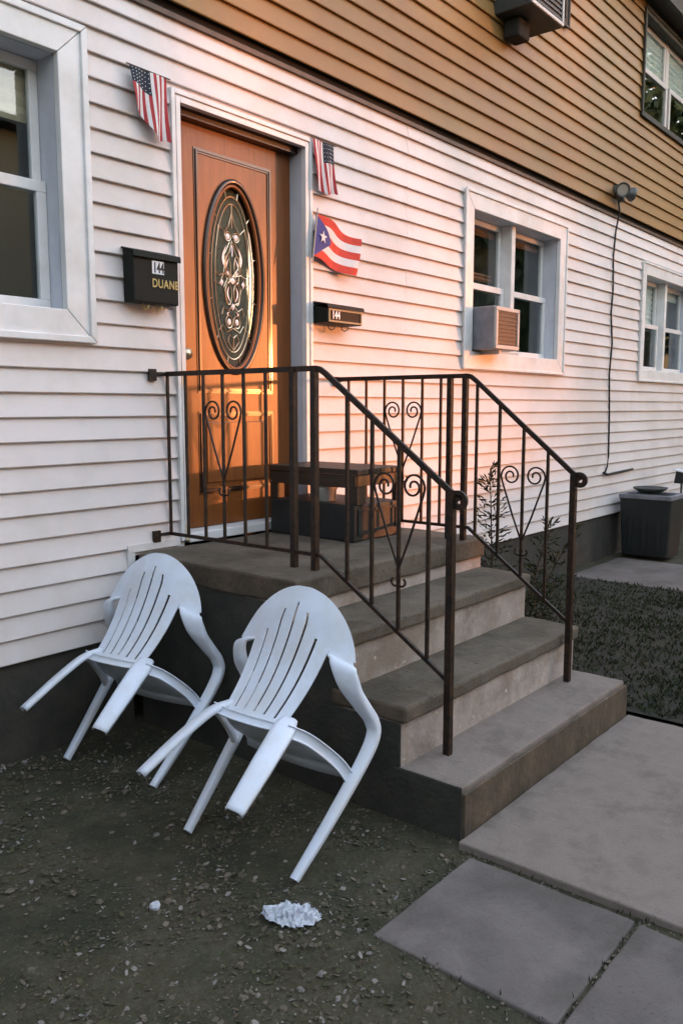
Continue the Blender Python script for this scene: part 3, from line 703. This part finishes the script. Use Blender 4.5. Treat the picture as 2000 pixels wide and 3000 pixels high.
# ------------------------------------------------------------------ plastic chairs
def plastic_chair():
    rt = thing('plastic_chair', '', 'chair')
    th = .63
    def spine(t):
        # seat-back junction to top
        x = -.350 - .16 * t ** 1.2 + .022 * math.sin(math.pi * min(1, t * 1.2)); z = .315 + .475 * t
        return x, z
    def wp(t): return .135 + .055 * t
    def Wt(t): return .280 * math.sqrt(max(0.0, 1 - (max(0, t - .46) / .54) ** 2.2))
    def B(s_, t):
        x, z = spine(t); return (x + 1.15 * s_ * s_ * (.5 + .5 * t), s_, z)
    fr = [-1.0]; cen = (-.66, -.33, 0, .33, .66); hw = .034
    for c in cen: fr += [c - hw, c + hw]
    fr += [1.0]
    cols = [-1.45, -1.22] + fr + [1.22, 1.45]     # codes beyond +-1 are arm roots
    rows = [.60 * k / 20 for k in range(21)] + [.60 + .398 * math.sin(math.pi / 2 * k / 16) for k in range(1, 17)]
    def lat(q, t):
        p = min(wp(t), .74 * Wt(t)); w_ = Wt(t)
        if abs(q) <= 1: return q * p
        return math.copysign(p + (w_ - p) * (abs(q) - 1) / .45, q)
    b = MB(); idx = {}
    for j, t in enumerate(rows):
        for i, q in enumerate(cols): idx[i, j] = len(b.v); b.v.append(B(lat(q, t), t))
    for j in range(len(rows) - 1):
        t = (rows[j] + rows[j + 1]) / 2
        for i in range(len(cols) - 1):
            qm = (cols[i] + cols[i + 1]) / 2
            if abs(qm) > 1 and t < th: continue
            if any(abs(qm - c) < 1e-6 for c in cen) and .05 < t < .88 - .20 * (qm / .66) ** 2: continue
            b.f.append([idx[i, j], idx[i + 1, j], idx[i + 1, j + 1], idx[i, j + 1]]); b.m.append(0)
    bk = b.build('backrest', 'plastic_chair', rt, smooth=True, local=True, solid=.005); es = bk.modifiers.new('crisp', 'EDGE_SPLIT'); es.split_angle = R(38)
    def band(pts, widths, wdirs, flange, name):
        b = MB(); pts = [Vector(p) for p in pts]
        # resample with Catmull-Rom
        P, Wd, D_ = [], [], []
        n = len(pts)
        for i in range(n - 1):
            p0, p1, p2, p3 = pts[max(i - 1, 0)], pts[i], pts[i + 1], pts[min(i + 2, n - 1)]
            for k in range(6):
                t = k / 6
                P.append(.5 * ((2 * p1) + (-p0 + p2) * t + (2 * p0 - 5 * p1 + 4 * p2 - p3) * t * t + (-p0 + 3 * p1 - 3 * p2 + p3) * t ** 3))
                Wd.append(widths[i] + (widths[i + 1] - widths[i]) * t)
                D_.append(Vector(wdirs[i]).lerp(Vector(wdirs[i + 1]), t))
        P.append(pts[-1]); Wd.append(widths[-1]); D_.append(Vector(wdirs[-1]))
        m = len(P); K = 6
        for i in range(m):
            T = (P[min(i + 1, m - 1)] - P[max(i - 1, 0)]).normalized(); d = D_[i]; d = (d - T * d.dot(T)).normalized(); nn = T.cross(d)
            h = Wd[i] / 2; fl = flange
            for (a, c) in ((-h, -fl), (-h * .97, -fl * .25), (-h * .6, 0), (h * .6, 0), (h * .97, -fl * .25), (h, -fl)):
                b.v.append(tuple(P[i] + d * a + nn * c))
        for i in range(m - 1):
            for k in range(K - 1): b.f.append([i * K + k, i * K + k + 1, (i + 1) * K + k + 1, (i + 1) * K + k]); b.m.append(0)
        return b.build(name, 'plastic_chair', rt, smooth=True, local=True, solid=.0045)
    for sg in (-1, 1):
        rails = [(B(lat(1, th + .05), th + .05), B(Wt(th + .05) - .004, th + .05)), (B(lat(1, th - .02), th - .02), B(Wt(th) - .002, th - .02)), ((-.392, .196, .583), (-.338, .284, .592)), ((-.330, .216, .566), (-.272, .292, .576)), ((-.225, .240, .566), (-.200, .300, .572)),
                 ((-.145, .256, .566), (-.135, .306, .569)), ((-.092, .262, .538), (-.082, .310, .539)), ((-.062, .262, .45), (-.051, .307, .45)), ((-.026, .250, .22), (-.018, .289, .22)), ((.0, .236, 0), (.004, .266, 0))]
        def cr(pts, i, t):
            n_ = len(pts); p0, p1, p2, p3 = (Vector(pts[max(i - 1, 0)]), Vector(pts[i]), Vector(pts[min(i + 1, n_ - 1)]), Vector(pts[min(i + 2, n_ - 1)]))
            return .5 * ((2 * p1) + (-p0 + p2) * t + (2 * p0 - 5 * p1 + 4 * p2 - p3) * t * t + (-p0 + 3 * p1 - 3 * p2 + p3) * t ** 3)
        I = [r_[0] for r_ in rails]; O = [r_[1] for r_ in rails]
        def loft(i0, i1, name):
            secs = [(i, k / 7) for i in range(i0, i1) for k in range(7)] + [(i1, 0.0)]; b = MB(); K = 14
            for (i, t) in secs:
                a_, c_ = cr(I, i, t), cr(O, i, t); e = .004
                T = ((cr(I, i, min(t + .02, 1)) + cr(O, i, min(t + .02, 1))) - (cr(I, i, max(t - .02, 0)) + cr(O, i, max(t - .02, 0)))).normalized()
                if T.length < .5: T = Vector((0, 0, -1))
                w_ = (c_ - a_); nn = w_.cross(T).normalized(); q_ = i + t; dpt = .0085 + .0315 * min(1.0, max(0, q_ - .9) / 2.0); dpt -= .012 * max(0.0, (q_ - 6.5) / 2.5); m_ = (a_ + c_) / 2 + nn * (dpt / 2 - .00425)
                for k in range(K):
                    an = 2 * math.pi * (k + .5) / K; cc, ss = math.cos(an), math.sin(an)
                    cc = math.copysign(abs(cc) ** .55, cc); ss = math.copysign(abs(ss) ** .55, ss)
                    p = m_ + w_ * .5 * cc + nn * dpt * .5 * ss
                    b.v.append((p.x, p.y * sg, p.z))
            n_ = len(secs)
            for i in range(n_ - 1):
                for k in range(K): b.f.append([i * K + k, i * K + (k + 1) % K, (i + 1) * K + (k + 1) % K, (i + 1) * K + k]); b.m.append(0)
            if i1 == 9:
                base = len(b.v); b.v += b.v[(n_ - 1) * K:n_ * K]; b.f.append(list(range(base, base + K))); b.m.append(0)
            b.build(name, 'plastic_chair', rt, smooth=True, local=True)
        loft(0, 6, 'armrest'); loft(6, 9, 'leg')
        band([(-.335, sg * .140, .37), (-.365, sg * .168, .30), (-.385, sg * .195, .16), (-.40, sg * .22, -.01)], [.05, .074, .070, .056],
             [(.45, sg, 0)] * 4, -sg * .02, 'leg')
        band([(-.345, sg * .165, .315), (-.27, sg * .205, .345), (-.14, sg * .25, .365), (-.045, sg * .272, .36)], [.04, .036, .036, .036],
             [(0, .3 * sg, 1)] * 4, sg * .012, 'side_rail')
    # seat
    b = MB(); NX_, NY_ = 14, 12
    for i in range(NX_ + 1):
        u = i / NX_; x = -.352 + .32 * u; hwid = .138 + .095 * math.sin(u * math.pi * .5)
        z = .315 + .075 * u - .015 * math.sin(u * math.pi) - (.03 * ((u - .85) / .15) ** 2 if u > .85 else 0)
        for j in range(NY_ + 1):
            v = 2 * j / NY_ - 1; b.v.append((x, v * hwid, z + .012 * v * v))
    for i in range(NX_):
        for j in range(NY_):
            a = i * (NY_ + 1) + j; b.f.append([a, a + 1, a + NY_ + 2, a + NY_ + 1]); b.m.append(0)
    b.build('seat', 'plastic_chair', rt, smooth=True, local=True, solid=.0045)
    band([(-.350, -.15, .312), (-.362, -.06, .300), (-.362, .06, .300), (-.350, .15, .312)], [.026, .03, .03, .026], [(0, 0, 1)] * 4, .01, 'rear_lip')
    return rt
def copy_tree(o, parent=None):
    c = o.copy(); COL.objects.link(c); c.parent = parent
    for ch in o.children: copy_tree(ch, c)
    return c
ch = plastic_chair(); ch2 = copy_tree(ch)
for (o, loc, tilt, yw, lab) in ((ch, (1.845, -1.285, -.028), 55, 1.5, 'white plastic armchair tipped forward, the one nearer the bottom step'),
                               (ch2, (1.95, -.40, -.028), 54, 8, 'white plastic armchair tipped forward, the one nearer the house wall')):
    o.location = loc; o.rotation_euler = (0, R(tilt), R(yw)); tag(o, lab, 'chair', 'plastic chairs leaning on the stoop')

# ------------------------------------------------------------------ bin and things on it
bn_ = thing('storage_bin', 'large black bin standing by the wall at the right edge', 'bin', (8.5, -.45, 0))
b = MB(); x0, x1, y0, y1, h = 8.22, 8.62, -.62, -.10, .60
b.add([(x0 + .03, y0 + .03, .0), (x1 - .03, y0 + .03, .0), (x1 - .03, y1 - .03, .0), (x0 + .03, y1 - .03, .0), (x0, y0, h), (x1, y0, h), (x1, y1, h), (x0, y1, h)],
      [(0, 3, 2, 1), (4, 5, 6, 7), (0, 1, 5, 4), (1, 2, 6, 5), (2, 3, 7, 6), (3, 0, 4, 7)])
b.build('body', 'bin_black', bn_, bevel=.02)
b = MB(); frame_rect(b, x0 - .02, x1 + .02, y0, y1, .05, 0, 1); b.v = [(x, z, h - .02 + y * .045) for (x, y, z) in b.v]
b.build('rim', 'bin_grey', bn_, bevel=.008)
for k in range(3): MB().box(x0 - .004 + .01, x0 + .02, y0 + .10 + k * .14, y0 + .14 + k * .14, .08, .54).build('rib', 'bin_black', bn_)
bw_ = thing('bowl', 'shallow dark bowl resting on the black bin', 'bowl', (8.5, -.4, .625))
b = MB(); b.lathe([(.0, .628), (.09, .628), (.16, .67), (.168, .685), (.155, .685), (.09, .642), (0, .64)], 8.42, -.34, 22); b.build('shell', 'lamp_grey', bw_, smooth=True)
lt = thing('path_light', 'small dark light with pale top standing behind the black bin', 'lamp', (9.35, -.35, 0))
MB().tube([(9.35, -.35, -.03), (9.35, -.35, .66)], .012, 8).build('stake', 'lamp_grey', lt)
b = MB(); b.prism([(-.42, .66), (-.28, .66), (-.30, .80), (-.42, .78)], 9.30, 9.40, 'x'); b.build('head', 'bin_black', lt, bevel=.01)
b = MB(); b.prism([(-.45, .772), (-.28, .802), (-.28, .815), (-.45, .785)], 9.27, 9.43, 'x'); b.build('cap', 'sticker_white', lt)

# ------------------------------------------------------------------ shrub behind the far railing, weeds
def leaf(b, p, d, L, w, rg, m=None):
    d = Vector(d).normalized(); s_ = d.cross(Vector((rg.uniform(-1, 1), rg.uniform(-1, 1), rg.uniform(-1, 1)))).normalized() * w
    p = Vector(p); b.add([p, p + d * L * .5 + s_, p + d * L, p + d * L * .5 - s_], [(0, 1, 2, 3)], m)
sh = thing('shrub', 'feathery dark green shrub growing beside the stoop behind the far railing', 'shrub', (4.15, -.95, 0))
rg = random.Random(5); stem = MB(); fol = MB()
for (bx, by, tx, ty, h, n) in ((4.10, -1.0, 4.06, -.97, 1.15, 170), (4.2, -1.05, 4.30, -1.22, .86, 90), (4.2, -1.0, 4.44, -1.30, .80, 80), (4.1, -.95, 4.02, -.86, .72, 70), (4.22, -1.1, 4.18, -1.32, .55, 60)):
    pts = [(bx + (tx - bx) * t, by + (ty - by) * t, h * t) for t in (0, .3, .6, 1)]; stem.tube(pts, [.009, .007, .005, .002], 5)
    for k in range(n):
        t = rg.uniform(.08, 1); p = Vector((bx + (tx - bx) * t, by + (ty - by) * t, h * t)); a = rg.uniform(0, 6.283); sp = .16 * (1 - t) ** .6 + .02
        d = Vector((math.cos(a), math.sin(a), rg.uniform(.2, .9)))
        for q in range(4): leaf(fol, p + d * sp * q / 4, d + Vector((rg.uniform(-.8, .8), rg.uniform(-.8, .8), rg.uniform(-.4, .5))), rg.uniform(.03, .055), .005, rg)
stem.build('stem', 'bark', sh); fol.build('foliage', 'leaf_dark', sh)
wd = MB(); rg = random.Random(9)
for k in range(9500):
    x = rg.uniform(3.96, 6.84); y = rg.uniform(-3.6, -.05)
    if 2.0 * mnoise.noise(Vector((x * 1.6, y * 1.6, 3))) + rg.uniform(-.5, .9) < -.55: continue
    for q in range(4):
        a = rg.uniform(0, 6.283); leaf(wd, (x + rg.uniform(-.03, .03), y + rg.uniform(-.03, .03), 0.0), (math.cos(a) * .7, math.sin(a) * .7, 1), rg.uniform(.012, .05), .005, rg)
tag(wd.build('ground_cover', 'leaf_dark'), 'low dark weeds and leaves covering the garden bed', 'weeds', kind='stuff')

# ------------------------------------------------------------------ litter on the ground
lit = MB(); rg = random.Random(3)
def chip(b, x, y, r, m, flat=.4):
    z = gz(x, y) + .001; k = rg.randint(4, 6); a0 = rg.uniform(0, 6.28); rx = r * rg.uniform(.6, 1.2); ry = r * rg.uniform(.5, 1.0); h = r * flat * rg.uniform(.5, 1.3)
    low = [(x + rx * math.cos(a0 + 6.283 * i / k), y + ry * math.sin(a0 + 6.283 * i / k), z) for i in range(k)]
    top = [(x + (p[0] - x) * .6, y + (p[1] - y) * .6, z + h * rg.uniform(.8, 1.1)) for p in low]
    b.add(low + top, [tuple(range(k, 2 * k))] + [(i, (i + 1) % k, k + (i + 1) % k, k + i) for i in range(k)], m)
def free(x, y): return not (2.3 < x < 4.0 and y < .1) and not (1.74 < x < 2.4 and y < -1.87) and y < -.01
for k in range(5000):
    x = rg.uniform(.35, 2.45) ; y = rg.uniform(-2.9, -.0)
    if not free(x, y): continue
    r = min(.016, .003 * rg.paretovariate(1.9)); dens = math.sin(x * 5 + y * 3) * math.sin(y * 4.3 - x * 2)
    if rg.random() < .35 - .3 * dens: continue
    chip(lit, x, y, r, 'litter' if rg.random() < .86 else 'litter_pale')
for k in range(1500):
    x = rg.uniform(3.95, 8.2); y = rg.uniform(-4, -.1); chip(lit, x, y, min(.03, .006 * rg.paretovariate(2.2)), 'litter')
for k in range(42000):                     # dead leaf scraps lying in patches
    x = rg.uniform(.3, 2.42); y = rg.uniform(-3.0, -.02)
    if not free(x, y): continue
    cl_ = mnoise.noise(Vector((x * 3.2, y * 3.2, 1.0))) + .6 * mnoise.noise(Vector((x * 9, y * 9, 5.0)))
    if cl_ + rg.uniform(-.35, .35) < .02 - .05 * (-y): continue
    r = min(.011, .0026 * rg.paretovariate(1.8)); a = rg.uniform(0, 6.283); z = gz(x, y) + rg.uniform(.001, .008); tl = rg.uniform(-.6, .6); t2 = rg.uniform(-.6, .6)
    c, s_ = math.cos(a), math.sin(a); e = rg.uniform(.4, .9)
    P4 = [(u * r, v * r * e) for u, v in ((-1, 0), (-.3, -.8), (.5, -.7), (1, 0), (.4, .8), (-.4, .7))]
    lit.add([(x + u * c - v * s_, y + u * s_ + v * c, max(gz(x, y) + .0005, z + u * tl + v * t2)) for u, v in P4], [(0, 1, 2, 3, 4, 5)], ('litter', 'leaf_brown', 'leaf_brown', 'leaf_olive', 'leaf_olive', 'leaf_brown', 'litter', 'litter_pale')[rg.randint(0, 7)])
for (x0, x1, y0, y1, nn) in ((2.325, 2.365, -3.6, -1.86, 260), (1.78, 2.33, -2.475, -2.462, 60), (3.915, 3.94, -3.2, -1.84, 160), (2.38, 3.92, -1.85, -1.833, 60), (1.74, 1.79, -3.2, -1.9, 140), (1.8, 2.36, -1.9, -1.86, 80), (2.33, 2.40, -1.8, -.1, 160)):
    for k in range(nn):                    # grit and grass blades caught in the joints
        x = rg.uniform(x0, x1); y = rg.uniform(y0, y1)
        if rg.random() < .5: leaf(lit, (x, y, -.03), (rg.uniform(-.7, .7), rg.uniform(-.7, .7), 1), rg.uniform(.01, .028), .0025, rg, 'leaf_dark')
        else: chip(lit, x, y, rg.uniform(.003, .008), 'litter')
tag(lit.build('leaf_litter', None), 'scattered pebbles and dead leaf bits on the dark ground', 'litter', kind='stuff')
# small bright bits
rg = random.Random(21)
pp = MB(); NP = 22; NQ = 8
for i in range(NP + 1):
    for j in range(NQ + 1):
        u = i / NP; v = j / NQ - .5; wv = .052 * (1 - abs(2 * u - 1) ** 3) + .012
        pp.v.append((1.655 + .16 * u * .55 + v * wv * 1.5 + rg.uniform(-.006, .006), -1.585 - .155 * u + v * wv + rg.uniform(-.006, .006), gz(1.7, -1.66) + .010 + .010 * (1 - (2 * v) ** 2) + rg.uniform(-.006, .007)))
for i in range(NP):
    for j in range(NQ):
        a = i * (NQ + 1) + j; pp.f.append([a, a + 1, a + NQ + 2, a + NQ + 1]); pp.m.append(0)
tag(pp.build('crumpled_paper', 'paper'), 'crumpled white scrap lying on the ground in front of the chairs', 'litter')
pb = MB(); x, y = 1.469, -1.315; z = gz(x, y)
pb.lathe([(0, z - .005), (.014, z), (.017, z + .009), (.011, z + .018), (0, z + .021)], x, y, 9); pb.v = [(a + rg.uniform(-.003, .003), c + rg.uniform(-.003, .003), d) for a, c, d in pb.v]
tag(pb.build('pebble', 'paper'), 'single small white pebble on the dark ground left of the scrap', 'pebble')

# ------------------------------------------------------------------ across the street: what shades the low sun and is mirrored in the glass
op = thing('offscreen_house', 'tan sided house across the street, mirrored in the window glass', 'house', (9, -14, 0))
OX0, OX1, OY = 0.5, 17.1, -14.0
MB().box(OX0, OX1, OY - 8, OY, -.1, 7.4).build('wall', 'far_siding', op)
b = MB(); b.add([(OX0 - .4, OY + .5, 7.4), (OX1 + .05, OY + .5, 7.4), (OX1 + .05, OY - 4, 9.2), (OX0 - .4, OY - 4, 9.2), (OX0 - .4, OY - 8.5, 7.4), (OX1 + .05, OY - 8.5, 7.4)], [(0, 1, 2, 3), (3, 2, 5, 4), (0, 3, 4), (1, 5, 2), (0, 4, 5, 1)])
b.build('roof', 'roof_shingle', op)
for k in range(5):
    for zz in (1.0, 3.4):
        b = MB(); frame_rect(b, 2 + k * 3, 3.1 + k * 3, zz, zz + 1.4, .09, OY, OY + .05); wq = b.build('window', 'trim_white', op)
        MB().box(2.09 + k * 3, 3.01 + k * 3, OY + .01, OY + .02, zz + .09, zz + 1.31).build('pane', 'interior', wq)
def added_house(x0, x1, yf, depth, h, label, m):  # unseen houses, added to close off the low sky glow
    t = thing('offscreen_house', label, 'house', ((x0 + x1) / 2, yf, 0)); sg = -1 if yf < -5 else 1; depth, sg = (abs(depth), 1) if depth < 0 else (depth, sg); ya, yb = sorted((yf, yf + sg * depth))
    MB().box(x0, x1, ya, yb, -.1, h).build('wall', m, t); ym = (ya + yb) / 2
    b = MB(); b.add([(x0 - .3, ya - .4, h), (x1 + .3, ya - .4, h), (x1 + .3, ym, h + 2.2), (x0 - .3, ym, h + 2.2), (x0 - .3, yb + .4, h), (x1 + .3, yb + .4, h)], [(0, 1, 2, 3), (3, 2, 5, 4), (0, 3, 4), (1, 5, 2), (0, 4, 5, 1)])
    b.build('roof', 'roof_shingle', t); k = 0; fy = yf - sg * .03
    while x0 + 1.2 + k * 2.6 + 1 < x1 - .5:
        for zz in (1.0, 3.7):
            xx = x0 + 1.2 + k * 2.6; b = MB(); frame_rect(b, xx, xx + 1, zz, zz + 1.4, .09, min(fy, yf), max(fy, yf) + .001); w_ = b.build('window', 'trim_white', t)
            MB().box(xx + .08, xx + .92, min(fy, yf) + .01, max(fy, yf) - .005 + .01, zz + .08, zz + 1.32).build('pane', 'interior', w_)
        k += 1
for a_ in ((33.5, 42.0, -14.2, 9, 7.4, 'unseen grey house added across the street beyond the evergreen row', 'far_grey'), (43.5, 56.0, -14.0, 9, 7.8, 'unseen brown house added across the street beyond the grey house', 'siding_tan'),
           (57.5, 74.0, -14.2, 9, 7.2, 'last unseen pale house added far along across the street', 'far_siding'), (-14.0, -1.0, -14.3, 9, 6.4, 'unseen grey house added across the street left of the tan house', 'far_grey'),
           (-30, -15.5, -14.0, 9, 6.6, 'unseen pale house added far left across the street', 'far_siding'), (20.5, 33.0, -3.2, 9, 7.0, 'unseen next door house added on this side to block sky glow', 'far_grey'), (-19, -8.0, -9.5, -13, 5.0, 'unseen dark brown house added left of the yard to cut side light', 'roof_shingle'), (35, 60, -3.4, 9, 7.0, 'unseen long brown house added on this side beyond the next door house', 'siding_tan')): added_house(*a_)
st_ = MB(); st_.add([(-120, -11.5, -.016), (150, -11.5, -.016), (150, -6.2, -.016), (-120, -6.2, -.016)], [(0, 1, 2, 3)]); tag(st_.build('road', 'asphalt'), kind='structure')
def leafy(b, c, rx, ry, rz, n, L, rg):
    for k in range(n):
        while True:
            u = Vector((rg.uniform(-1, 1), rg.uniform(-1, 1), rg.uniform(-1, 1)))
            if u.length < 1: break
        leaf(b, (c[0] + u.x * rx, c[1] + u.y * ry, c[2] + u.z * rz), (rg.uniform(-1, 1), rg.uniform(-1, 1), rg.uniform(-1, .6)), L * rg.uniform(.6, 1.3), L * .35, rg)
hd = thing('added_hedge', 'unseen clipped hedge added across the street to shade the lower wall', 'added_hedge', (18.5, -12.4, 0)); rg = random.Random(77); b = MB()  # out of view, added to shade the foot of the wall
for k in range(1600):
    x = rg.uniform(16.0, 21); top = 1.30 + .13 * (x - 16.0) + .10 * math.sin(x * 2.1); z = top * rg.random() ** .6
    leaf(b, (x, -12.4 + rg.uniform(-.35, .35), z), (rg.uniform(-1, 1), rg.uniform(-1, 1), rg.uniform(-.3, 1)), rg.uniform(.2, .34), .09, rg)
b.build('foliage', 'leaf_tree', hd)
b = MB()
for k in range(5): b.tube([(16.6 + k * .9, -12.4, -.05), (16.6 + k * .9, -12.4, 1.2)], .05, 6)
b.build('stem', 'bark', hd)
for k in range(8):        # unseen row of tall evergreens, added to block low sky glow
    tx = 21.0 + 1.45 * k; ty = -12.4 + .2 * math.sin(k * 2.3); h = 11.5 + .6 * math.sin(k * 1.7)
    tr = thing('added_evergreen', ('first', 'second', 'third', 'fourth', 'fifth', 'sixth', 'seventh', 'eighth')[k] + ' unseen narrow evergreen from the tan house in the row added across the street', 'tree', (tx, ty, 0), 'unseen evergreens added to block sky glow')
    rg = random.Random(200 + k); MB().tube([(tx, ty, -.1), (tx, ty, h * .9)], [.12, .02], 6).build('trunk', 'bark', tr); b = MB()
    for q in range(2200):
        z = h * rg.random() ** .9; r = 1.1 * (1 - z / h) ** .5 * rg.random() ** .5; an = rg.uniform(0, 6.283)
        leaf(b, (tx + r * math.cos(an), ty + r * math.sin(an), z), (rg.uniform(-.5, .5), rg.uniform(-.5, .5), 1), rg.uniform(.3, .5), .13, rg)
    b.build('crown', 'leaf_tree', tr)
for (tx, ty, h, cr, n, lab) in ((23.6, -16.8, 3.6, 2.5, 900, 'round leafy street tree across the street behind the hedge'), (25.0, -5.6, 4.6, 3.6, 9000, 'unseen tall dense tree added on this side to darken a window reflection')):  # second tree is unseen, added to darken the upstairs panes' reflection
    tr = thing('offscreen_tree', lab, 'tree', (tx, ty, 0)); rg = random.Random(int(tx * 10))
    b = MB(); b.tube([(tx, ty, -.1), (tx + .1, ty, h * .5), (tx, ty + .1, h), (tx + .1, ty, h + cr)], [.2, .15, .12, .03], 8)
    for a in range(6): b.tube([(tx, ty, h * .9), (tx + 1.4 * math.cos(a), ty + 1.4 * math.sin(a), h + 1.2)], [.07, .02], 6)
    b.build('trunk', 'bark', tr); b = MB(); leafy(b, (tx, ty, h + cr * .8), cr, cr, cr * 1.25, n, .38, rg); b.build('crown', 'leaf_tree', tr)
